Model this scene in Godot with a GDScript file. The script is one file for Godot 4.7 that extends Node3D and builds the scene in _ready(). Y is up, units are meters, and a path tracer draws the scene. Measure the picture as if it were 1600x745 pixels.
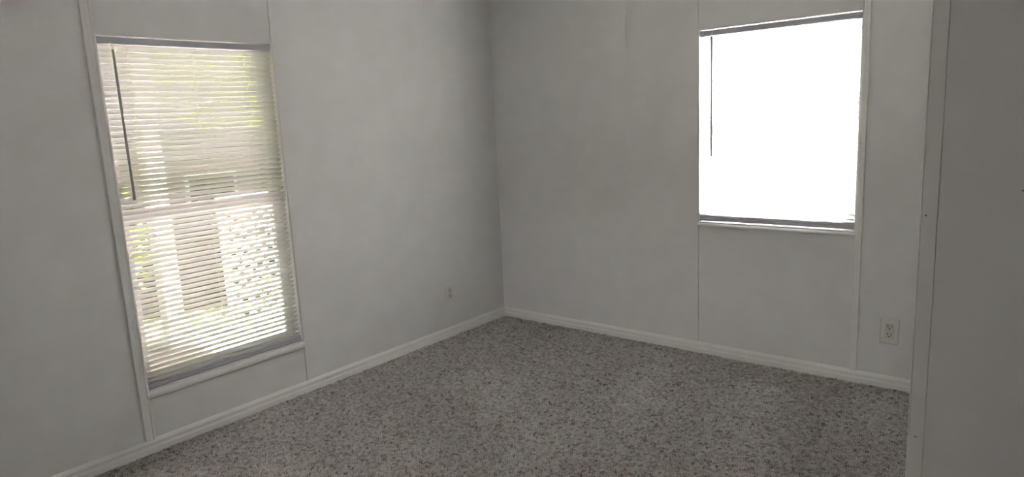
extends Node3D
# Units are metres. Origin: the floor corner between the left wall (plane x = 0) and the back wall (plane z = 0), at the top of the carpet pile.

const CEILING_Y := 2.26
const ROOM_X := 3.45
const ROOM_Z := 4.3
const WALL_T := 0.10        # wall thickness
const YARD_Y := -0.5        # the house floor stands half a metre above the yard
const HALL_LIGHT := 0.25
const PILE := 0.013         # carpet pile height

var used := {}
var rng := RandomNumberGenerator.new()
var M := {}
var box_cache := {}

func _ready() -> void:
	rng.seed = 20240
	# ------------------------------------------------------------------ camera
	var cam := Camera3D.new()
	cam.name = "camera"
	var right := Vector3(0.77091653, -0.04865287, -0.63507527)
	var up := Vector3(-0.07482404, 0.98325666, -0.16615565)
	var forward := Vector3(-0.63252594, -0.17561103, -0.75436841)
	cam.transform = Transform3D(Basis(right, up, -forward).orthonormalized(), Vector3(2.9077, 1.31, 3.3534))
	cam.fov = 38.7035
	cam.keep_aspect = Camera3D.KEEP_HEIGHT
	cam.near = 0.02
	cam.far = 300.0
	add_child(cam)
	cam.current = true
	# ------------------------------------------------------------------ sky, sun, exposure
	var sky_mat := ProceduralSkyMaterial.new()
	sky_mat.sky_top_color = Color(0.80, 0.88, 1.0)
	sky_mat.sky_horizon_color = Color(0.95, 0.97, 1.0)
	sky_mat.sky_curve = 0.2
	sky_mat.ground_horizon_color = Color(0.62, 0.62, 0.60)
	sky_mat.ground_bottom_color = Color(0.50, 0.50, 0.48)
	sky_mat.energy_multiplier = 0.08
	var sky := Sky.new()
	sky.sky_material = sky_mat
	var env := Environment.new()
	env.background_mode = Environment.BG_SKY
	env.sky = sky
	env.ambient_light_source = Environment.AMBIENT_SOURCE_SKY
	env.tonemap_mode = Environment.TONE_MAPPER_LINEAR
	env.tonemap_exposure = 16.5
	env.sdfgi_enabled = true
	env.ssao_enabled = true
	env.ssil_enabled = true
	var we := WorldEnvironment.new()
	we.name = "world_environment"
	we.environment = env
	add_child(we)
	var sun := DirectionalLight3D.new()
	sun.name = "sun"
	sun.light_color = Color(1.0, 0.99, 0.985)
	sun.light_energy = 4.3
	sun.light_angular_distance = 0.6
	sun.shadow_enabled = true
	sun.sky_mode = DirectionalLight3D.SKY_MODE_LIGHT_ONLY
	add_child(sun)
	sun.look_at_from_position(Vector3(1.0, 6.4, -6.5), Vector3.ZERO)

	make_materials()
	build_room()
	build_windows()
	build_outlets()
	build_blinds()
	build_carpet()
	build_yard()

# ====================================================================== helpers
func numbered(called: String) -> String:
	if not used.has(called):
		used[called] = 0
		return called
	used[called] += 1
	return "%s_%03d" % [called, used[called]]

func tag(o: Node, label: String, category := "", group := "", kind := "") -> void:
	if label: o.set_meta("label", label)
	if category: o.set_meta("category", category)
	if group: o.set_meta("group", group)
	if kind: o.set_meta("kind", kind)

func base(called: String, at := Vector3.ZERO) -> Node3D:
	var o := Node3D.new()
	o.name = numbered(called)
	o.position = at
	add_child(o)
	return o

func part(called: String, mesh: Mesh, mat: Material, parent: Node, at := Vector3.ZERO, basis := Basis.IDENTITY) -> MeshInstance3D:
	var o := MeshInstance3D.new()
	o.name = numbered(called) if parent == self else called
	o.mesh = mesh
	o.material_override = mat
	o.transform = Transform3D(basis, at)
	parent.add_child(o, true)
	return o

func tri(st: SurfaceTool, a: Vector3, b: Vector3, c: Vector3) -> void:
	st.add_vertex(a); st.add_vertex(b); st.add_vertex(c)

func quad(st: SurfaceTool, a: Vector3, b: Vector3, c: Vector3, d: Vector3) -> void:
	tri(st, a, b, c); tri(st, a, c, d)

func begin() -> SurfaceTool:
	var st := SurfaceTool.new()
	st.begin(Mesh.PRIMITIVE_TRIANGLES)
	st.set_smooth_group(-1)
	return st

func done(st: SurfaceTool) -> ArrayMesh:
	st.generate_normals()
	return st.commit()

# a convex solid given by its points: faces come as outward triangles
func face_out(st: SurfaceTool, centre: Vector3, pts: Array) -> void:
	var n: Vector3 = (pts[1] - pts[0]).cross(pts[2] - pts[0])
	var mid := Vector3.ZERO
	for p in pts: mid += p
	mid /= pts.size()
	var q := pts.duplicate()
	if n.dot(mid - centre) > 0.0: q.reverse()   # Godot's front faces run clockwise
	for i in range(1, q.size() - 1):
		tri(st, q[0], q[i], q[i + 1])

# chamfered box centred on c
func add_box(st: SurfaceTool, c: Vector3, s: Vector3, b: float) -> void:
	var h := s * 0.5
	b = minf(b, minf(h.x, minf(h.y, h.z)) * 0.9)
	var g := func(sx: int, sy: int, sz: int, axis: int) -> Vector3:
		var v := Vector3(sx * h.x, sy * h.y, sz * h.z)
		var sg := Vector3(sx, sy, sz)
		for k in 3:
			if k != axis: v[k] -= sg[k] * b
		return c + v
	for k in 3:
		for s1 in [-1, 1]:
			var ring := []
			for uv in [[-1, -1], [1, -1], [1, 1], [-1, 1]]:
				var q := [0, 0, 0]
				q[k] = s1; q[(k + 1) % 3] = uv[0]; q[(k + 2) % 3] = uv[1]
				ring.append(g.call(q[0], q[1], q[2], k))
			face_out(st, c, ring)
	if b <= 0.0: return
	for k in 3:                       # edges along axis k
		var a := (k + 1) % 3
		var d := (k + 2) % 3
		for s1 in [-1, 1]:
			for s2 in [-1, 1]:
				var lo := [0, 0, 0]
				lo[a] = s1; lo[d] = s2; lo[k] = -1
				var hi := lo.duplicate()
				hi[k] = 1
				face_out(st, c, [g.call(lo[0], lo[1], lo[2], a), g.call(hi[0], hi[1], hi[2], a), g.call(hi[0], hi[1], hi[2], d), g.call(lo[0], lo[1], lo[2], d)])
	for sx in [-1, 1]:
		for sy in [-1, 1]:
			for sz in [-1, 1]:
				face_out(st, c, [g.call(sx, sy, sz, 0), g.call(sx, sy, sz, 1), g.call(sx, sy, sz, 2)])

func box_mesh(s: Vector3, b := 0.001) -> ArrayMesh:
	var key := [s, b]
	if not box_cache.has(key):
		var st := begin()
		add_box(st, Vector3.ZERO, s, b)
		box_cache[key] = done(st)
	return box_cache[key]

# box from lo to hi
func bpart(called: String, lo: Vector3, hi: Vector3, b: float, mat: Material, parent: Node) -> MeshInstance3D:
	return part(called, box_mesh(hi - lo, b), mat, parent, (lo + hi) * 0.5)

# profile: points (out from the wall, up along v), closed against the wall; swept from p0 to p1; mitre: the end shifts along the run by out * mitre
func sweep(profile: Array, p0: Vector3, p1: Vector3, out: Vector3, v: Vector3, mitre0 := 0.0, mitre1 := 0.0) -> ArrayMesh:
	var st := begin()
	var along := (p1 - p0).normalized()
	var mid := Vector2.ZERO
	for q in profile: mid += q
	mid /= profile.size()
	var centre := (p0 + p1) * 0.5 + out * mid.x + v * mid.y
	var n := profile.size()
	var cap0 := []
	var cap1 := []
	for i in n:
		var q: Vector2 = profile[i]
		cap0.append(p0 + out * q.x + v * q.y + along * q.x * mitre0)
		cap1.append(p1 + out * q.x + v * q.y - along * q.x * mitre1)
	var flip: bool = along.dot(out.cross(v)) > 0.0
	for i in n:
		var j := (i + 1) % n
		if flip: quad(st, cap0[i], cap0[j], cap1[j], cap1[i])
		else: quad(st, cap0[i], cap1[i], cap1[j], cap0[j])
	for i in range(1, n - 1):
		if flip:
			tri(st, cap0[0], cap0[i + 1], cap0[i]); tri(st, cap1[0], cap1[i], cap1[i + 1])
		else:
			tri(st, cap0[0], cap0[i], cap0[i + 1]); tri(st, cap1[0], cap1[i + 1], cap1[i])
	return done(st)

func add_tube(st: SurfaceTool, pts: Array, radii: Array, sides := 8) -> void:
	st.set_smooth_group(1)
	var rings := []
	for i in pts.size():
		var d: Vector3 = (pts[mini(i + 1, pts.size() - 1)] - pts[maxi(i - 1, 0)]).normalized()
		var a := d.cross(Vector3(0.31, 0.2, 0.93)).normalized()
		if absf(d.dot(Vector3(0.31, 0.2, 0.93))) > 0.95: a = d.cross(Vector3.RIGHT).normalized()
		var b := d.cross(a)
		var ring := []
		for k in sides:
			var t := TAU * k / sides
			ring.append(pts[i] + (a * cos(t) + b * sin(t)) * radii[i])
		rings.append(ring)
	for i in pts.size() - 1:
		for k in sides:
			var m := (k + 1) % sides
			quad(st, rings[i][k], rings[i][m], rings[i + 1][m], rings[i + 1][k])
	st.set_smooth_group(-1)
	for k in range(1, sides - 1):
		tri(st, rings[0][0], rings[0][k + 1], rings[0][k])
		var e: int = pts.size() - 1
		tri(st, rings[e][0], rings[e][k], rings[e][k + 1])

func tube_mesh(pts: Array, radii: Array, sides := 8) -> ArrayMesh:
	var st := begin()
	add_tube(st, pts, radii, sides)
	return done(st)

# ====================================================================== materials
func noise_tex(freq: float, size: int, ramp: Array, octaves := 4, as_normal := false, strength := 4.0, sd := 1) -> NoiseTexture2D:
	var n := FastNoiseLite.new()
	n.noise_type = FastNoiseLite.TYPE_SIMPLEX_SMOOTH
	n.frequency = freq
	n.fractal_octaves = octaves
	n.seed = sd
	var t := NoiseTexture2D.new()
	t.width = size
	t.height = size
	t.seamless = true
	t.noise = n
	if as_normal:
		t.as_normal_map = true
		t.bump_strength = strength
	elif ramp.size():
		var g := Gradient.new()
		g.offsets = PackedFloat32Array([0.25, 0.75])
		g.colors = PackedColorArray(ramp)
		t.color_ramp = g
	return t

func plain(c: Color, rough: float, spec := 0.5) -> StandardMaterial3D:
	var m := StandardMaterial3D.new()
	m.albedo_color = c
	m.roughness = rough
	m.metallic_specular = spec
	return m

func make_materials() -> void:
	# painted vinyl-faced wall panels: off-white with a faint roller texture
	var wall := plain(Color(1, 1, 1), 0.62, 0.4)
	wall.albedo_texture = noise_tex(0.012, 512, [Color(0.918, 0.915, 0.912), Color(0.930, 0.928, 0.926)], 3)
	wall.uv1_triplanar = true
	wall.uv1_world_triplanar = true
	wall.uv1_scale = Vector3.ONE * 0.8
	wall.normal_enabled = true
	wall.normal_texture = noise_tex(0.05, 512, [], 3, true, 1.2, 5)
	wall.normal_scale = 0.12
	M.wall = wall
	M.core = plain(Color(0.72, 0.70, 0.66), 0.9)
	M.trim = plain(Color(0.945, 0.940, 0.930), 0.45)
	M.ceiling = plain(Color(0.945, 0.94, 0.93), 0.9)
	var glow := plain(Color(0.95, 0.95, 0.93), 0.5)
	glow.emission_enabled = true
	glow.emission = Color(1.0, 0.98, 0.95)
	glow.emission_energy_multiplier = 0.3
	M.glow = glow
	M.siding = plain(Color(0.86, 0.86, 0.84), 0.7)
	M.frame = plain(Color(0.90, 0.90, 0.90), 0.4)
	var glass := plain(Color(1, 1, 1, 0.04), 0.02)
	glass.transparency = BaseMaterial3D.TRANSPARENCY_ALPHA
	M.glass = glass
	# vinyl mini blind slats: white, let some daylight through
	var slat := plain(Color(0.915, 0.914, 0.910), 0.5)
	slat.backlight_enabled = true
	slat.backlight = Color(0.30, 0.30, 0.30)
	M.slat = slat
	M.rail = plain(Color(0.76, 0.755, 0.79), 0.4)
	M.cord = plain(Color(0.93, 0.92, 0.90), 0.8)
	M.wand = plain(Color(0.64, 0.63, 0.62), 0.25)
	M.plate = plain(Color(0.92, 0.915, 0.90), 0.35)
	M.receptacle = plain(Color(0.86, 0.855, 0.84), 0.4)
	M.slot = plain(Color(0.09, 0.085, 0.08), 0.7)
	M.nail = plain(Color(0.20, 0.18, 0.17), 0.6)
	M.backing = plain(Color(0.30, 0.28, 0.27), 1.0, 0.1)
	var pile := plain(Color(1, 1, 1), 1.0, 0.1)
	pile.vertex_color_use_as_albedo = true
	M.pile = pile
	# outdoors
	var lawn := plain(Color(1, 1, 1), 1.0, 0.1)
	lawn.albedo_texture = noise_tex(0.03, 512, [Color(0.25, 0.275, 0.15), Color(0.38, 0.36, 0.27)], 5, false, 0, 9)
	lawn.uv1_triplanar = true
	lawn.uv1_world_triplanar = true
	lawn.uv1_scale = Vector3.ONE * 0.35
	M.lawn = lawn
	var slab := plain(Color(1, 1, 1), 0.9, 0.3)
	slab.albedo_texture = noise_tex(0.03, 512, [Color(0.70, 0.66, 0.65), Color(0.79, 0.75, 0.74)], 5, false, 0, 4)
	slab.uv1_triplanar = true
	slab.uv1_world_triplanar = true
	M.slab = slab
	M.drive = plain(Color(0.36, 0.355, 0.35), 0.9)
	M.post = plain(Color(0.92, 0.92, 0.91), 0.5)
	M.soffit = plain(Color(0.44, 0.39, 0.31), 0.8)
	M.shed = plain(Color(0.62, 0.55, 0.56), 0.8)
	M.shed_roof = plain(Color(0.56, 0.53, 0.52), 0.9)
	M.dark_glass = plain(Color(0.12, 0.13, 0.15), 0.1)
	M.neighbour = plain(Color(0.90, 0.90, 0.88), 0.7)
	var bark := plain(Color(1, 1, 1), 0.95, 0.1)
	bark.albedo_texture = noise_tex(0.06, 256, [Color(0.25, 0.20, 0.16), Color(0.44, 0.37, 0.31)], 4, false, 0, 12)
	bark.uv1_triplanar = true
	bark.uv1_scale = Vector3(4, 1, 4)
	M.bark = bark
	var leaf := plain(Color(1, 1, 1), 0.55, 0.4)
	leaf.vertex_color_use_as_albedo = true
	leaf.backlight_enabled = true
	leaf.backlight = Color(0.80, 0.86, 0.35)
	M.leaf = leaf

# ====================================================================== the room
const LW := {z0 = 1.545, z1 = 2.297, y0 = 0.260, y1 = 1.701}    # tall window in the left wall
const BW := {x0 = 1.388, x1 = 2.149, y0 = 0.713, y1 = 1.699}    # window in the back wall
const SKIN := 0.008                                             # thickness of a wall panel

func structure(called: String) -> Node3D:
	var o := base(called)
	o.set_meta("kind", "structure")
	return o

func build_room() -> void:
	var lo := -0.30
	var hi := CEILING_Y
	var g := 0.0012       # half the joint between two panels
	# left wall: a core with the window opening, and panels on it
	var wl := structure("wall_left")
	var st := begin()
	var cx := -(WALL_T + SKIN) * 0.5
	var core := func(z0: float, z1: float, y0: float, y1: float) -> void:
		add_box(st, Vector3(cx, (y0 + y1) * 0.5, (z0 + z1) * 0.5), Vector3(WALL_T - SKIN, y1 - y0, z1 - z0), 0.0)
	core.call(-WALL_T, LW.z0, lo, hi)
	core.call(LW.z1, ROOM_Z + WALL_T, lo, hi)
	core.call(LW.z0, LW.z1, lo, LW.y0)
	core.call(LW.z0, LW.z1, LW.y1, hi)
	part("core", done(st), M.core, wl)
	var lp := func(z0: float, z1: float, y0: float, y1: float) -> void:
		bpart("panel", Vector3(-SKIN, y0, z0 + g), Vector3(0, y1, z1 - g), 0.0012, M.wall, wl)
	lp.call(-0.0045, LW.z0 - 0.001, -0.02, hi)
	lp.call(LW.z0 - 0.001, 2.318, LW.y1, hi)
	lp.call(LW.z0 - 0.001, 2.318, -0.02, LW.y0)
	lp.call(LW.z1, 2.318, LW.y0, LW.y1)
	lp.call(2.318, 3.54, -0.02, hi)
	lp.call(3.54, ROOM_Z, -0.02, hi)
	# stepped batten over the joint beside the tall window
	var bat := [Vector2(0, 0), Vector2(0.0065, 0.0005), Vector2(0.0085, 0.003), Vector2(0.0085, 0.014), Vector2(0.0055, 0.0165), Vector2(0.0055, 0.030), Vector2(0.0085, 0.0325), Vector2(0.0085, 0.038), Vector2(0.006, 0.0415), Vector2(0, 0.043)]
	part("batten", sweep(bat, Vector3(0, 0.052, 2.329), Vector3(0, hi, 2.329), Vector3.RIGHT, Vector3(0, 0, -1)), M.trim, wl)
	# back wall
	var wb := structure("wall_back")
	st = begin()
	var coreb := func(x0: float, x1: float, y0: float, y1: float) -> void:
		add_box(st, Vector3((x0 + x1) * 0.5, (y0 + y1) * 0.5, cx), Vector3(x1 - x0, y1 - y0, WALL_T - SKIN), 0.0)
	coreb.call(-SKIN, BW.x0, lo, hi)
	coreb.call(BW.x1, ROOM_X + WALL_T, lo, hi)
	coreb.call(BW.x0, BW.x1, lo, BW.y0)
	coreb.call(BW.x0, BW.x1, BW.y1, hi)
	part("core", done(st), M.core, wb)
	var bp := func(x0: float, x1: float, y0: float, y1: float) -> void:
		bpart("panel", Vector3(x0 + g, y0, -SKIN), Vector3(x1 - g, y1, 0), 0.0012, M.wall, wb)
	bp.call(-0.0015, 0.962, -0.02, hi)
	bp.call(0.962, BW.x0, -0.02, hi)
	bp.call(BW.x0, BW.x1, BW.y1, hi)
	bp.call(BW.x0, 2.165, -0.02, BW.y0)
	bp.call(BW.x1, 2.165, BW.y0, hi)
	bp.call(2.165, ROOM_X, -0.02, hi)
	var bat2 := [Vector2(0, 0), Vector2(0.004, 0.0005), Vector2(0.0055, 0.003), Vector2(0.0055, 0.013), Vector2(0.0075, 0.015), Vector2(0.0075, 0.026), Vector2(0.006, 0.0285), Vector2(0, 0.029)]
	part("batten", sweep(bat2, Vector3(2.150, 0.052, 0), Vector3(2.150, hi, 0), Vector3(0, 0, 1), Vector3.RIGHT), M.trim, wb)
	var bat3 := [Vector2(0, 0), Vector2(0.0008, 0.0006), Vector2(0.0008, 0.0104), Vector2(0, 0.011)]
	part("joint_tape", sweep(bat3, Vector3(0.956, 0.052, 0), Vector3(0.956, hi, 0), Vector3(0, 0, 1), Vector3.RIGHT), M.wall, wb)
	# the walls outside the frame close the room
	var wr := structure("wall_right")
	bpart("panel", Vector3(ROOM_X, lo, 0), Vector3(ROOM_X + WALL_T, hi, ROOM_Z), 0.001, M.wall, wr)
	var wf := structure("wall_front")
	bpart("panel", Vector3(-WALL_T, lo, ROOM_Z), Vector3(0.50, hi, ROOM_Z + WALL_T), 0.001, M.wall, wf)
	bpart("panel", Vector3(1.30, lo, ROOM_Z), Vector3(ROOM_X + WALL_T, hi, ROOM_Z + WALL_T), 0.001, M.wall, wf)
	bpart("panel", Vector3(0.50, 2.03, ROOM_Z), Vector3(1.30, hi, ROOM_Z + WALL_T), 0.001, M.wall, wf)
	# open doorway behind the camera into a lit hallway
	var ht := structure("trim_1")
	for x in [0.485, 1.315]: bpart("casing", Vector3(x - 0.03, 0, ROOM_Z - 0.012), Vector3(x + 0.03, 2.06, ROOM_Z), 0.003, M.trim, ht)
	bpart("casing", Vector3(0.515, 2.0, ROOM_Z - 0.012), Vector3(1.285, 2.06, ROOM_Z), 0.003, M.trim, ht)
	var dl := structure("door_1")
	dl.transform = Transform3D(Basis(Vector3.UP, deg_to_rad(88.0)), Vector3(0.545, 0, ROOM_Z - 0.015))
	var leaf := bpart("door_leaf", Vector3(0, 0.012, -0.018), Vector3(0.765, 2.005, 0.018), 0.002, M.trim, dl)
	for s in [-1.0, 1.0]: part("door_knob", tube_mesh([Vector3(0.33, -0.08, 0.018 * s), Vector3(0.33, -0.08, 0.045 * s), Vector3(0.33, -0.08, 0.055 * s), Vector3(0.33, -0.08, 0.075 * s)], [0.012, 0.012, 0.026, 0.020], 12), M.rail, leaf)
	var hz := ROOM_Z + WALL_T
	var wh := structure("wall_hallway")
	bpart("panel", Vector3(-WALL_T, lo, hz), Vector3(0, hi, hz + 1.2), 0.001, M.wall, wh)
	bpart("panel", Vector3(2.2, lo, hz), Vector3(2.3, hi, hz + 1.2), 0.001, M.wall, wh)
	bpart("panel", Vector3(-WALL_T, lo, hz + 1.2), Vector3(2.3, hi, hz + 1.3), 0.001, M.wall, wh)
	var fh := structure("floor_hallway")
	bpart("slab", Vector3(0, lo, ROOM_Z), Vector3(2.2, -0.005, hz + 1.2), 0.001, M.slab, fh)
	hall_lamp(Vector3(1.1, hi, hz + 0.55))
	# the closet partition that ends beside the camera, with a corner moulding and nail heads
	var wp := structure("wall_partition")
	bpart("panel", Vector3(2.7065, -0.02, 1.90), Vector3(ROOM_X, hi, 1.9975), 0.002, M.wall, wp)
	st = begin()
	add_box(st, Vector3(2.7170, hi * 0.5, 1.9981), Vector3(0.0265, hi, 0.0016), 0.0007)
	add_box(st, Vector3(2.7052, hi * 0.5, 1.985), Vector3(0.0026, hi, 0.0300), 0.0009)
	part("corner_moulding", done(st), M.trim, wp)
	for q in [Vector3(2.713, 1.107, 2.0002), Vector3(2.717, 0.696, 2.0002), Vector3(2.845, 1.154, 1.9978)]:
		part("nail_head", tube_mesh([q - Vector3(0, 0, 0.001), q + Vector3(0, 0, 0.0003)], [0.0013, 0.0011], 8), M.nail, wp)
	# ceiling and floor
	var ce := structure("ceiling")
	bpart("slab", Vector3(-0.45, hi, -0.45), Vector3(ROOM_X + 0.2, hi + 0.18, ROOM_Z + 1.5), 0.002, M.ceiling, ce)
	var fl := structure("floor")
	bpart("subfloor", Vector3(-0.004, -0.30, -0.004), Vector3(ROOM_X, -PILE, ROOM_Z), 0.0, M.backing, fl)
	# baseboards: stepped profile, mitred in the corner
	var prof := [Vector2(0, -PILE), Vector2(0.0140, -PILE), Vector2(0.0145, 0.0205), Vector2(0.0130, 0.0235), Vector2(0.0088, 0.0252), Vector2(0.0080, 0.0350), Vector2(0.0105, 0.0372), Vector2(0.0110, 0.0405), Vector2(0.0092, 0.0460), Vector2(0.0055, 0.0520), Vector2(0.002, 0.0555), Vector2(0, 0.0565)]
	var b1 := part("baseboard_left", sweep(prof, Vector3(0, 0, 0), Vector3(0, 0, ROOM_Z), Vector3.RIGHT, Vector3.UP, 1.0, 0.0), M.trim, self)
	b1.set_meta("kind", "structure")
	var b2 := part("baseboard_back", sweep(prof, Vector3(0, 0, 0), Vector3(ROOM_X, 0, 0), Vector3(0, 0, 1), Vector3.UP, 1.0, 0.0), M.trim, self)
	b2.set_meta("kind", "structure")
	var b3 := part("baseboard_partition", sweep(prof, Vector3(2.731, 0, 1.9975), Vector3(ROOM_X, 0, 1.9975), Vector3(0, 0, 1), Vector3.UP), M.trim, self)
	b3.set_meta("kind", "structure")

func hall_lamp(at: Vector3) -> void:
	var o := base("ceiling_lamp", at)
	tag(o, "round flush ceiling lamp in the hallway behind the open doorway", "lamp")
	part("base", tube_mesh([Vector3(0, 0, 0), Vector3(0, -0.03, 0)], [0.21, 0.205], 28), M.trim, o)
	part("diffuser", tube_mesh([Vector3(0, -0.03, 0), Vector3(0, -0.05, 0), Vector3(0, -0.058, 0)], [0.195, 0.185, 0.15], 28), M.glow, o)
	var l := AreaLight3D.new()
	l.name = "hall_light"
	l.area_size = Vector2(0.33, 0.33)
	l.light_energy = HALL_LIGHT
	l.light_color = Color(1.0, 0.99, 0.98)
	l.shadow_enabled = true
	l.area_range = 12.0
	o.add_child(l)
	l.position = Vector3(0, -0.066, 0)
	l.rotation_degrees = Vector3(-90, 0, 0)

# ====================================================================== windows
# every window is built in its own frame: u along the wall (0 .. w), v up (0 .. h), n out of the room
func build_windows() -> void:
	window("window_1", Transform3D(Basis(Vector3(0, 0, 1), Vector3.UP, Vector3(-1, 0, 0)), Vector3(0, LW.y0, LW.z0)), LW.z1 - LW.z0, LW.y1 - LW.y0, 0.985 - LW.y0, 0.033)
	window("window_2", Transform3D(Basis(Vector3(-1, 0, 0), Vector3.UP, Vector3(0, 0, -1)), Vector3(BW.x1, BW.y0, 0)), BW.x1 - BW.x0, BW.y1 - BW.y0, 1.226 - BW.y0, 0.019)

func window(called: String, t: Transform3D, w: float, h: float, meet: float, drop: float) -> void:
	var o := Node3D.new()
	o.name = called
	o.transform = t
	o.set_meta("kind", "structure")
	add_child(o)
	var d := WALL_T
	# jamb liners round the opening
	var j := 0.005
	var st := begin()
	add_box(st, Vector3(j * 0.5, h * 0.5, d * 0.5 - 0.0012), Vector3(j, h, d), 0.0012)
	add_box(st, Vector3(w - j * 0.5, h * 0.5, d * 0.5 - 0.0012), Vector3(j, h, d), 0.0012)
	add_box(st, Vector3(w * 0.5, h - j * 0.5, d * 0.5 - 0.0002), Vector3(w - 2 * j, j, d), 0.0012)
	part("jamb_liner", done(st), M.trim, o)
	# sill: flat board with a rounded nose that stands proud of the wall, below the opening
	var prof := [Vector2(0.0, -drop), Vector2(-0.006, -drop * 0.97), Vector2(-0.0105, -drop * 0.79), Vector2(-0.0125, -drop * 0.52), Vector2(-0.0115, -drop * 0.24), Vector2(-0.008, -drop * 0.06), Vector2(0.0, 0.0)]
	part("sill_nose", sweep(prof, Vector3(-0.002, 0, 0), Vector3(w + 0.002, 0, 0), Vector3(0, 0, 1), Vector3.UP), M.trim, o)
	part("sill", box_mesh(Vector3(w - 2 * j, 0.006, d), 0.001), M.trim, o, Vector3(w * 0.5, 0.003, d * 0.5))
	# outer frame
	var z := 0.072
	var fw := 0.026
	st = begin()
	for x in [j + fw * 0.5, w - j - fw * 0.5]: add_box(st, Vector3(x, h * 0.5, z), Vector3(fw, h - 0.012, 0.046), 0.002)
	for y in [0.006 + fw * 0.5, h - 0.006 - fw * 0.5]: add_box(st, Vector3(w * 0.5, y, z), Vector3(w - 2 * (j + fw), fw, 0.046), 0.002)
	part("window_frame", done(st), M.frame, o)
	# two sashes: the lower one stands further in, so the rails meet in the middle
	for k in 2:
		var y0 := (0.006 + fw) if k == 0 else meet - 0.020
		var y1 := (meet + 0.024) if k == 0 else h - 0.006 - fw
		var zz := 0.062 if k == 0 else 0.082
		var s := 0.020
		st = begin()
		var x0 := j + fw
		var x1 := w - j - fw
		for x in [x0 + s * 0.5, x1 - s * 0.5]: add_box(st, Vector3(x, (y0 + y1) * 0.5, zz), Vector3(s, y1 - y0, 0.018), 0.002)
		var rail_hi := 0.044 if k == 0 else s
		var rail_lo := 0.040 if k == 1 else s
		add_box(st, Vector3(w * 0.5, y1 - rail_hi * 0.5, zz), Vector3(x1 - x0 - 2 * s, rail_hi, 0.018), 0.002)
		add_box(st, Vector3(w * 0.5, y0 + rail_lo * 0.5, zz), Vector3(x1 - x0 - 2 * s, rail_lo, 0.018), 0.002)
		var sash := part("sash", done(st), M.frame, o)
		part("pane", box_mesh(Vector3(x1 - x0 - 2 * s + 0.004, y1 - y0 - rail_hi - rail_lo + 0.004, 0.003), 0.0), M.glass, sash, Vector3(w * 0.5, (y0 + rail_lo + y1 - rail_hi) * 0.5, zz))
		if k == 0:
			part("sash_lock", box_mesh(Vector3(0.05, 0.012, 0.016), 0.003), M.rail, sash, Vector3(w * 0.5, y1 + 0.006, zz))

# ====================================================================== blinds
func build_blinds() -> void:
	blind("mini_blind", Transform3D(Basis(Vector3(0, 0, 1), Vector3.UP, Vector3(-1, 0, 0)), Vector3(0, 0, LW.z0)), LW.z1 - LW.z0, 1.690, 0.2675, [0.136, 0.372, 0.630], 0.689, 1.642, 0.585, 51.0, 2, 0.020,
		"white mini blind with tilted slats over the tall window, garden showing through")
	blind("mini_blind", Transform3D(Basis(Vector3(-1, 0, 0), Vector3.UP, Vector3(0, 0, -1)), Vector3(BW.x1, 0, 0)), BW.x1 - BW.x0, 1.688, 0.7245, [0.13, 0.38, 0.63], 0.688, 1.657, 0.596, 40.0, 1, 0.029,
		"shorter white mini blind glaring white over the window near the outlet")

func slat_mesh(length: float) -> ArrayMesh:
	# a crowned strip of 25 mm, lying flat, convex side up
	var st := SurfaceTool.new()
	st.begin(Mesh.PRIMITIVE_TRIANGLES)
	st.set_smooth_group(1)
	var n := 6
	var pts := []
	for i in n + 1:
		var t := -1.0 + 2.0 * i / n
		pts.append(Vector2(t * 0.0125, 0.0022 * (1.0 - t * t)))
	for i in n:
		var a: Vector2 = pts[i]
		var b: Vector2 = pts[i + 1]
		var x := length * 0.5
		quad(st, Vector3(-x, a.y, a.x), Vector3(x, a.y, a.x), Vector3(x, b.y, b.x), Vector3(-x, b.y, b.x))
	st.generate_normals()
	return st.commit()

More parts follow.
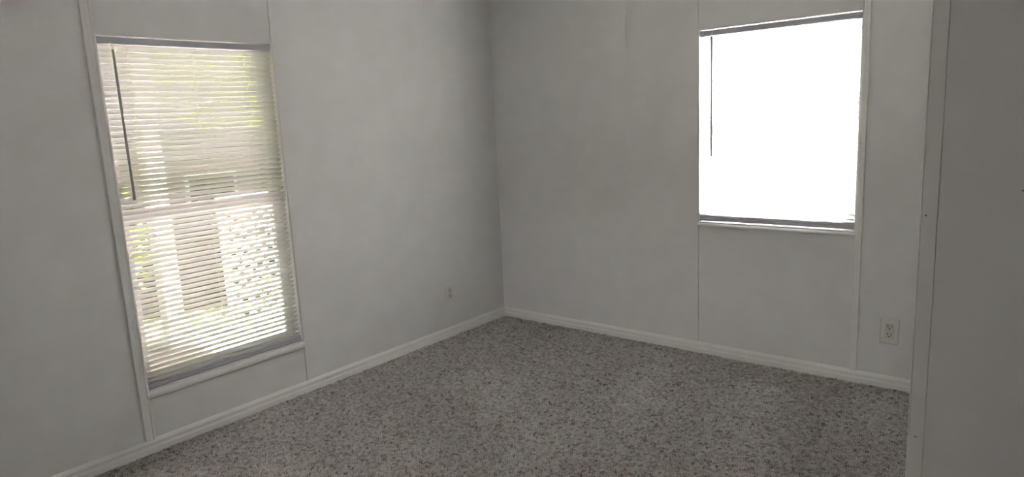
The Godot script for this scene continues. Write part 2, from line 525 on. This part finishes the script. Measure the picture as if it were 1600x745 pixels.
func blind(called: String, t: Transform3D, w: float, top: float, bottom: float, ladders: Array, wand_u: float, wand_top: float, wand_len: float, slat_tilt: float, stacked: int, rail_tall: float, label: String) -> void:
	var o := base(called)
	o.transform = Transform3D(t.basis, t.origin + Vector3(0, bottom, 0))
	tag(o, label, "blind", "mini blinds in the window openings")
	var g := 0.007
	var len := w - 2 * g
	var depth := 0.017                       # how far the slats hang behind the wall face
	var rail_h := 0.026
	var H := top - bottom
	# headrail: a U channel with end lips
	var st := begin()
	add_box(st, Vector3(w * 0.5, H - rail_h * 0.5, depth), Vector3(len, rail_h, 0.027), 0.0018)
	var head := part("headrail", done(st), M.rail, o)
	for u in [g + 0.014, w - g - 0.014]:
		part("bracket", box_mesh(Vector3(0.022, 0.0285, 0.0295), 0.0015), M.rail, head, Vector3(u, H - 0.0133, depth))
	# bottom rail with rounded edges
	var rh := rail_tall
	var rp := [Vector2(-0.0100, 0.0), Vector2(0.0100, 0.0), Vector2(0.0125, 0.003), Vector2(0.0125, rh - 0.004), Vector2(0.0095, rh), Vector2(-0.0095, rh), Vector2(-0.0122, rh - 0.004), Vector2(-0.0125, rh * 0.66), Vector2(-0.0112, rh * 0.60), Vector2(-0.0112, rh * 0.54), Vector2(-0.0128, rh * 0.48), Vector2(-0.0128, 0.004)]
	var br := part("bottom_rail", sweep(rp, Vector3(g, 0, depth), Vector3(w - g, 0, depth), Vector3(0, 0, 1), Vector3.UP), M.rail, o)
	for u in ladders:
		part("cord_plug", box_mesh(Vector3(0.016, 0.003, 0.020), 0.001), M.cord, br, Vector3(u, rh + 0.0005, depth))
	# slats
	var sm := slat_mesh(len)
	# slats that lie stacked on the bottom rail
	for i in stacked:
		part("slat", sm, M.slat, o, Vector3(w * 0.5, rh + 0.0018 + i * 0.0030, depth), Basis(Vector3.RIGHT, deg_to_rad(rng.randf_range(-2.0, 5.0))))
	var y0 := rh + 0.0120 + stacked * 0.0030
	var y1 := H - rail_h - 0.016
	var n := int(round((y1 - y0) / 0.0220))
	for i in n + 1:
		var y := lerpf(y0, y1, float(i) / n)
		var tilt := deg_to_rad(slat_tilt + rng.randf_range(-1.6, 1.6))
		if i == 0: tilt = deg_to_rad(minf(38.0, slat_tilt))
		var roll := rng.randf_range(-0.0008, 0.0008)
		# outer edge down, the crowned side outwards and up
		var b := Basis(Vector3.RIGHT, tilt) * Basis(Vector3.FORWARD, roll)
		part("slat", sm, M.slat, o, Vector3(w * 0.5, y + rng.randf_range(-0.0004, 0.0004), depth), b)
	# ladder cords in front of and behind the slats, and the lift cord between
	for u in ladders:
		for k in [-1.0, 1.0]:
			var z: float = depth + k * 0.0102
			part("ladder_cord", tube_mesh([Vector3(u, 0.012, z), Vector3(u, H - rail_h, z)], [0.0006, 0.0006], 5), M.cord, o)
		part("lift_cord", tube_mesh([Vector3(u + 0.004, 0.012, depth), Vector3(u + 0.004, H - rail_h, depth)], [0.0007, 0.0007], 5), M.cord, o)
	# tilt wand on its hook
	var zf := depth - 0.0225
	var wt := wand_top - bottom
	var wand := part("tilt_wand", tube_mesh([Vector3(wand_u, wt, zf), Vector3(wand_u, wt - wand_len + 0.02, zf), Vector3(wand_u, wt - wand_len, zf)], [0.0050, 0.0054, 0.0058], 6), M.wand, o)
	part("wand_hook", tube_mesh([Vector3(wand_u, wt - 0.004, zf), Vector3(wand_u, wt + 0.008, zf), Vector3(wand_u, wt + 0.016, zf + 0.004), Vector3(wand_u, wt + 0.026, zf + 0.010)], [0.0014, 0.0014, 0.0014, 0.0014], 6), M.cord, wand)

# ====================================================================== outlets
func build_outlets() -> void:
	outlet(Transform3D(Basis(Vector3(0, 0, -1), Vector3.UP, Vector3.RIGHT), Vector3(0, 0.2675, 0.5075)), "white two-socket wall outlet low beside the corner of the room")
	outlet(Transform3D(Basis(Vector3.RIGHT, Vector3.UP, Vector3(0, 0, 1)), Vector3(2.310, 0.2700, 0)), "white two-socket wall outlet low on the wall beside the partition")

func outlet(t: Transform3D, label: String) -> void:
	var o := base("wall_outlet")
	o.transform = t
	tag(o, label, "outlet", "wall outlets")
	# plate with sloping rim: a truncated pyramid over a thin edge
	var st := begin()
	var w := 0.0385
	var h := 0.0610
	var rings := [[w, h, 0.0], [w, h, 0.0025], [w - 0.004, h - 0.004, 0.0062], [0.0175, 0.0345, 0.0062], [0.0170, 0.0340, 0.0040]]
	for i in rings.size() - 1:
		var a: Array = rings[i]
		var b: Array = rings[i + 1]
		var ca := [Vector3(-a[0], -a[1], a[2]), Vector3(a[0], -a[1], a[2]), Vector3(a[0], a[1], a[2]), Vector3(-a[0], a[1], a[2])]
		var cb := [Vector3(-b[0], -b[1], b[2]), Vector3(b[0], -b[1], b[2]), Vector3(b[0], b[1], b[2]), Vector3(-b[0], b[1], b[2])]
		for k in 4:
			var m := (k + 1) % 4
			quad(st, ca[k], cb[k], cb[m], ca[m])
	part("cover_plate", done(st), M.plate, o)
	var r := part("receptacle", box_mesh(Vector3(0.0332, 0.0668, 0.0060), 0.0012), M.receptacle, o, Vector3(0, 0, 0.0040))
	for s in [-1.0, 1.0]:
		var y: float = s * 0.0185
		part("slot", box_mesh(Vector3(0.0032, 0.0088, 0.0012), 0.0), M.slot, r, Vector3(-0.0066, y + 0.0045, 0.0027))
		part("slot", box_mesh(Vector3(0.0028, 0.0075, 0.0012), 0.0), M.slot, r, Vector3(0.0066, y + 0.0045, 0.0027))
		part("slot", tube_mesh([Vector3(0, y - 0.0062, 0.0021), Vector3(0, y - 0.0062, 0.0033)], [0.0030, 0.0030], 10), M.slot, r)
		part("screw", tube_mesh([Vector3(0, s * 0.0480, 0.0055), Vector3(0, s * 0.0480, 0.0068)], [0.0030, 0.0024], 10), M.plate, o)

# ====================================================================== carpet
func build_carpet() -> void:
	# one tuft: four twisted yarns that lean and curl
	var st := SurfaceTool.new()
	st.begin(Mesh.PRIMITIVE_TRIANGLES)
	var r := RandomNumberGenerator.new()
	r.seed = 77
	for k in 4:
		var a := TAU * k / 4.0 + r.randf_range(-0.5, 0.5)
		var foot := Vector3(cos(a), 0, sin(a)) * 0.0022
		var lean := Vector3(cos(a + r.randf_range(-1.2, 1.2)), 0, sin(a + r.randf_range(-1.2, 1.2)))
		var hh := PILE * r.randf_range(0.85, 1.1)
		var tip := foot + lean * 0.0042 + Vector3(0, hh, 0)
		var midp := foot + lean * 0.0012 + Vector3(0, hh * 0.6, 0)
		var shade := 0.82 + 0.36 * r.randf()
		st.set_color(Color(shade, shade, shade))
		add_tube(st, [foot, midp, tip], [0.0019, 0.0021, 0.0010], 4)
	st.generate_normals()
	var tuft := st.commit()
	var step := 0.0068
	var nx := int(ROOM_X / step)
	var nz := int(ROOM_Z / step)
	var field := FastNoiseLite.new()
	field.seed = 3
	field.frequency = 1.6
	field.fractal_octaves = 3
	var fleck := FastNoiseLite.new()
	fleck.seed = 8
	fleck.frequency = 70.0
	fleck.fractal_octaves = 2
	var buf := PackedFloat32Array()
	buf.resize(nx * nz * 16)
	var at := 0
	var count := 0
	r.seed = 991
	for i in nx:
		for j in nz:
			var x := (i + 0.5 + r.randf_range(-0.45, 0.45)) * step
			var z := (j + 0.5 + r.randf_range(-0.45, 0.45)) * step
			if x < 0.017 or z < 0.017 or x > ROOM_X - 0.01 or z > ROOM_Z - 0.01: continue
			if x > 2.700 and z > 1.895 and z < 2.012: continue
			var f := field.get_noise_2d(x, z)
			# brushed pile: the lean drifts across the room
			var yaw := r.randf() * TAU
			var lean := Vector2(cos(f * 5.0), sin(f * 5.0)) * 0.28 + Vector2(r.randf_range(-0.5, 0.5), r.randf_range(-0.5, 0.5))
			var s := r.randf_range(0.78, 1.05)
			var b := Basis(Vector3.UP, yaw).scaled(Vector3(s, r.randf_range(0.85, 1.1), s))
			b = Basis(Vector3(1, 0, 0), Vector3(lean.x, 1, lean.y), Vector3(0, 0, 1)) * b
			buf[at] = b.x.x; buf[at + 1] = b.y.x; buf[at + 2] = b.z.x; buf[at + 3] = x
			buf[at + 4] = b.x.y; buf[at + 5] = b.y.y; buf[at + 6] = b.z.y; buf[at + 7] = -PILE
			buf[at + 8] = b.x.z; buf[at + 9] = b.y.z; buf[at + 10] = b.z.z; buf[at + 11] = z
			# yarn colours: charcoal, taupe, light grey
			var k := fleck.get_noise_2d(x, z) * 0.6 + r.randf_range(-0.5, 0.5)
			var c := Color(0.46, 0.433, 0.416).lerp(Color(0.84, 0.805, 0.78), clampf(0.5 + k, 0.0, 1.0))
			if r.randf() < 0.14: c = Color(0.20, 0.18, 0.172)
			buf[at + 12] = c.r; buf[at + 13] = c.g; buf[at + 14] = c.b; buf[at + 15] = 1.0
			at += 16
			count += 1
	buf.resize(count * 16)
	var mm := MultiMesh.new()
	mm.transform_format = MultiMesh.TRANSFORM_3D
	mm.use_colors = true
	mm.mesh = tuft
	mm.instance_count = count
	mm.buffer = buf
	var o := MultiMeshInstance3D.new()
	o.name = numbered("carpet")
	o.multimesh = mm
	o.material_override = M.pile
	tag(o, "speckled grey-brown cut pile carpet covering the whole floor", "carpet", "", "stuff")
	add_child(o)

# ====================================================================== outdoors
func build_yard() -> void:
	var gr := structure("ground")
	bpart("lawn", Vector3(-160, YARD_Y - 0.3, -160), Vector3(160, YARD_Y, 160), 0.0, M.lawn, gr)
	bpart("driveway", Vector3(0.6, YARD_Y, -8.5), Vector3(9.0, YARD_Y + 0.03, -0.5), 0.01, M.drive, gr)
	# porch along the left wall
	var py := -0.35
	var ps := structure("porch_floor")
	for k in 3:
		bpart("slab", Vector3(-2.75, YARD_Y, -3.1 + k * 2.7), Vector3(-0.12, py, -0.41 + k * 2.7), 0.008, M.slab, ps)
	for q in [[-2.51, 1.11, "white square porch post seen through the tall window's blind"], [-2.51, 4.2, "white square porch post at the far end of the porch"]]:
		var p := base("porch_post", Vector3(q[0], py, q[1]))
		tag(p, q[2], "post", "porch posts")
		part("shaft", box_mesh(Vector3(0.135, 2.32, 0.135), 0.008), M.post, p, Vector3(0, 1.17, 0))
		part("plinth", box_mesh(Vector3(0.175, 0.10, 0.175), 0.008), M.post, p, Vector3(0, 0.05, 0))
		part("capital", box_mesh(Vector3(0.175, 0.07, 0.175), 0.008), M.post, p, Vector3(0, 2.315, 0))
	var pr := structure("porch_roof")
	bpart("beam", Vector3(-2.58, 2.0, -1.4), Vector3(-2.44, 2.16, 4.9), 0.006, M.post, pr)
	bpart("soffit", Vector3(-2.85, 2.16, -1.5), Vector3(-0.46, 2.22, 5.0), 0.004, M.soffit, pr)
	bpart("roof", Vector3(-2.95, 2.22, -1.6), Vector3(-0.46, 2.30, 5.1), 0.004, M.shed_roof, pr)
	lattice(Vector3(-3.0, YARD_Y, -0.95), 1.35, 1.25)
	shed()
	house()
	# trees and bushes, each with its own trunk and crown
	tree("leafy_tree", "small bright yellow-green tree between the lattice and the shed", Vector3(-4.7, YARD_Y, -2.1), 3.4, 1.05, 2600, Color(0.25, 0.32, 0.045), 1, 0.11)
	tree("leafy_tree", "broad light green tree behind the white porch post", Vector3(-9.0, YARD_Y, 2.6), 5.2, 2.45, 4200, Color(0.22, 0.29, 0.045), 2, 0.17)
	tree("leafy_tree", "slender light green tree behind the mauve shed", Vector3(-13.2, YARD_Y, -0.6), 5.8, 2.1, 2800, Color(0.26, 0.33, 0.06), 3, 0.18)
	# tall shade trees towards the sun: they keep the garden by the porch in dappled shade
	tree("shade_tree", "tall dark shade tree standing past the end of the porch", Vector3(-6.2, YARD_Y, -8.6), 12.5, 4.3, 6000, Color(0.05, 0.085, 0.02), 21, 0.42)
	tree("leafy_tree", "wide sunlit yellow-green tree far behind the mauve shed", Vector3(-15.6, YARD_Y, -6.4), 6.2, 2.9, 4800, Color(0.22, 0.28, 0.045), 23, 0.2)
	bush("tall_hedge", "tall green hedge shrub beyond the slender tree", Vector3(-20.5, YARD_Y, 0.6), 2.6, 3800, Color(0.13, 0.19, 0.035), 31)
	bush("tall_hedge", "tall green hedge shrub beyond the broad light green tree", Vector3(-20.0, YARD_Y, 7.6), 2.7, 3800, Color(0.13, 0.19, 0.035), 32)
	bush("leafy_bush", "round yellow-green bush growing left of the white porch post", Vector3(-4.6, YARD_Y, 1.15), 0.85, 1900, Color(0.24, 0.31, 0.045), 4)
	bush("leafy_bush", "low green bush in front of the mauve shed", Vector3(-6.2, YARD_Y, 0.05), 0.60, 1300, Color(0.17, 0.21, 0.07), 5)
	bush("leafy_bush", "sparse grey-green bush against the wall of the mauve shed", Vector3(-6.45, YARD_Y, -1.35), 0.42, 800, Color(0.17, 0.20, 0.09), 8)
	bush("leafy_bush", "small pale green bush at the foot of the lattice", Vector3(-3.45, YARD_Y, -0.25), 0.20, 420, Color(0.24, 0.31, 0.08), 6)

func lattice(at: Vector3, w: float, h: float) -> void:
	var o := base("lattice_panel", at)
	tag(o, "white diagonal lattice panel standing at the end of the porch", "lattice")
	var f := 0.05
	for z in [f * 0.5, w - f * 0.5]: part("frame_post", box_mesh(Vector3(0.05, h, f), 0.004), M.post, o, Vector3(0, h * 0.5, z))
	for y in [f * 0.5 + 0.05, h - f * 0.5]: part("frame_rail", box_mesh(Vector3(0.044, f, w - 2 * f), 0.004), M.post, o, Vector3(0, y, w * 0.5))
	# diagonal slats in two layers, cut at the frame
	for layer in 2:
		var sgn := 1.0 if layer == 0 else -1.0
		var k := -h
		while k < w + h:
			var pts := []
			# line z = k + sgn * (y) clipped to the panel
			var ya := 0.07
			var yb := h - 0.05
			var za: float = k + sgn * ya
			var zb: float = k + sgn * yb
			var lo := f
			var hi := w - f
			var t0 := 0.0
			var t1 := 1.0
			for edge in [[lo, 1.0], [hi, -1.0]]:
				var da: float = (za - edge[0]) * edge[1]
				var db: float = (zb - edge[0]) * edge[1]
				if da < 0 and db < 0: t0 = 2.0
				elif da < 0: t0 = maxf(t0, da / (da - db))
				elif db < 0: t1 = minf(t1, da / (da - db))
			if t1 - t0 > 0.04:
				var p0 := Vector3(0, lerpf(ya, yb, t0), lerpf(za, zb, t0))
				var p1 := Vector3(0, lerpf(ya, yb, t1), lerpf(za, zb, t1))
				var dir := (p1 - p0).normalized()
				part("lattice_slat", box_mesh(Vector3(0.008, snappedf(p0.distance_to(p1), 0.005), 0.036), 0.0), M.post, o, (p0 + p1) * 0.5 + Vector3(-0.004 + 0.008 * layer, 0, 0), Basis(Vector3.RIGHT, dir, Vector3.RIGHT.cross(dir)))
			k += 0.125

func shed() -> void:
	var o := base("garden_shed", Vector3(-8.2, YARD_Y, -2.0))
	tag(o, "low mauve-grey garden shed with dark window beyond the porch", "shed")
	bpart("wall", Vector3(-1.2, 0, -1.6), Vector3(1.2, 1.45, 1.2), 0.01, M.shed, o)
	for k in 7:
		part("siding_board", sweep([Vector2(0, 0), Vector2(0.022, 0.004), Vector2(0.006, 0.205), Vector2(0, 0.205)], Vector3(1.2, k * 0.207, -1.6), Vector3(1.2, k * 0.207, 1.2), Vector3.RIGHT, Vector3.UP), M.shed, o)
	var rp := [Vector2(-1.35, 1.45), Vector2(1.35, 1.45), Vector2(1.35, 1.50), Vector2(0, 1.80), Vector2(-1.35, 1.50)]
	part("roof", sweep(rp, Vector3(0, 0, -1.75), Vector3(0, 0, 1.35), Vector3.RIGHT, Vector3.UP), M.shed_roof, o)
	var wn := part("window_frame", box_mesh(Vector3(0.05, 0.6, 0.8), 0.005), M.post, o, Vector3(1.225, 0.95, 0.45))
	part("pane", box_mesh(Vector3(0.01, 0.48, 0.68), 0.0), M.dark_glass, wn, Vector3(0.022, 0, 0))
	var dr := part("door", box_mesh(Vector3(0.05, 1.30, 0.75), 0.005), M.shed_roof, o, Vector3(1.225, 0.69, -0.75))
	part("handle", tube_mesh([Vector3(0.025, 0, 0.28), Vector3(0.065, 0, 0.28)], [0.02, 0.024], 8), M.rail, dr)

func house() -> void:
	var o := base("neighbour_house", Vector3(2.5, YARD_Y, -11.0))
	tag(o, "white sunlit house across the driveway behind the glaring window", "house")
	bpart("wall", Vector3(-6, 0, -2.5), Vector3(6, 2.9, 2.0), 0.01, M.neighbour, o)
	var boards := 14
	for k in boards:
		part("siding_board", sweep([Vector2(0, 0), Vector2(0.022, 0.004), Vector2(0.006, 0.205), Vector2(0, 0.205)], Vector3(-6, k * 0.207, 2.0), Vector3(6, k * 0.207, 2.0), Vector3(0, 0, 1), Vector3.UP), M.neighbour, o)
	var rp := [Vector2(-2.9, 2.9), Vector2(2.4, 2.9), Vector2(2.4, 2.98), Vector2(-0.25, 3.8), Vector2(-2.9, 2.98)]
	part("roof", sweep(rp, Vector3(-6.3, 0, 0), Vector3(6.3, 0, 0), Vector3(0, 0, 1), Vector3.UP), M.shed_roof, o)

func leaf_cloud(n: int, centre: Vector3, radius: Vector3, size: float, tint: Color, sd: int) -> ArrayMesh:
	var r := RandomNumberGenerator.new()
	r.seed = sd * 131
	var st := SurfaceTool.new()
	st.begin(Mesh.PRIMITIVE_TRIANGLES)
	st.set_smooth_group(-1)
	var lumps := []
	for k in (14 if n < 5000 else 26):
		var d := Vector3(r.randfn(), r.randfn() * 0.8, r.randfn()).normalized()
		lumps.append([centre + d * radius * r.randf_range(0.35, 0.72), r.randf_range(0.32, 0.5)])
	for k in n:
		var l: Array = lumps[r.randi() % lumps.size()]
		var d := Vector3(r.randfn(), r.randfn(), r.randfn()).normalized()
		var p: Vector3 = l[0] + d * radius * l[1] * pow(r.randf(), 0.4)
		var ax := Vector3(r.randfn(), r.randfn() * 0.5 - 0.2, r.randfn()).normalized()
		var side := ax.cross(Vector3(r.randfn(), 1.5, r.randfn())).normalized()
		var s := size * r.randf_range(0.7, 1.3)
		var fold := ax.cross(side) * s * 0.12
		var v := r.randf_range(0.75, 1.3)
		st.set_color(Color(tint.r * v, tint.g * v, tint.b * v))
		var b0 := p - ax * s * 0.5
		var b1 := p + ax * s * 0.5
		tri(st, b0, p + side * s * 0.3 + fold, b1)
		tri(st, b0, b1, p - side * s * 0.3 + fold)
	st.generate_normals()
	return st.commit()

func tree(called: String, label: String, at: Vector3, h: float, cr: float, n: int, tint: Color, sd: int, leaf := 0.17) -> void:
	var o := base(called, at)
	tag(o, label, "tree", "trees in the garden" if leaf < 0.3 else "tall shade trees")
	var lean := Vector3(sin(sd * 2.1), 0, cos(sd * 1.7)) * 0.35
	part("trunk", tube_mesh([Vector3(0, -0.1, 0), Vector3(0, 0.15, 0), lean * 0.4 + Vector3(0, h * 0.35, 0), lean + Vector3(0, h * 0.72, 0)], [0.21, 0.15, 0.12, 0.06], 9), M.bark, o)
	for k in 5:
		var a := TAU * k / 5.0 + sd
		var s := lean * 0.55 + Vector3(0, h * (0.40 + 0.05 * k), 0)
		part("branch", tube_mesh([s, s + Vector3(cos(a), 0.5, sin(a)) * cr * 0.35, s + Vector3(cos(a), 0.9, sin(a)) * cr * 0.65], [0.065, 0.045, 0.02], 6), M.bark, o)
	var c := part("crown", leaf_cloud(n, lean + Vector3(0, h * 0.66, 0), Vector3(cr, cr * 0.95, cr), leaf, tint, sd), M.leaf, o)
	c.set_meta("kind", "stuff")

func bush(called: String, label: String, at: Vector3, rad: float, n: int, tint: Color, sd: int) -> void:
	var o := base(called, at)
	tag(o, label, "bush", "bushes in the garden" if rad < 2.0 else "hedge shrubs behind the garden")
	for k in 5:
		var a := TAU * k / 5.0 + sd
		part("stem", tube_mesh([Vector3(0, -0.03, 0), Vector3(cos(a), 1.6, sin(a)) * rad * 0.35, Vector3(cos(a) * 0.6, 1.3, sin(a) * 0.6) * rad], [0.02, 0.014, 0.006], 6), M.bark, o)
	var c := part("foliage", leaf_cloud(n, Vector3(0, rad * 0.95, 0), Vector3(rad, rad * 0.9, rad), 0.05 + 0.06 * rad, tint, sd), M.leaf, o)
	c.set_meta("kind", "stuff")
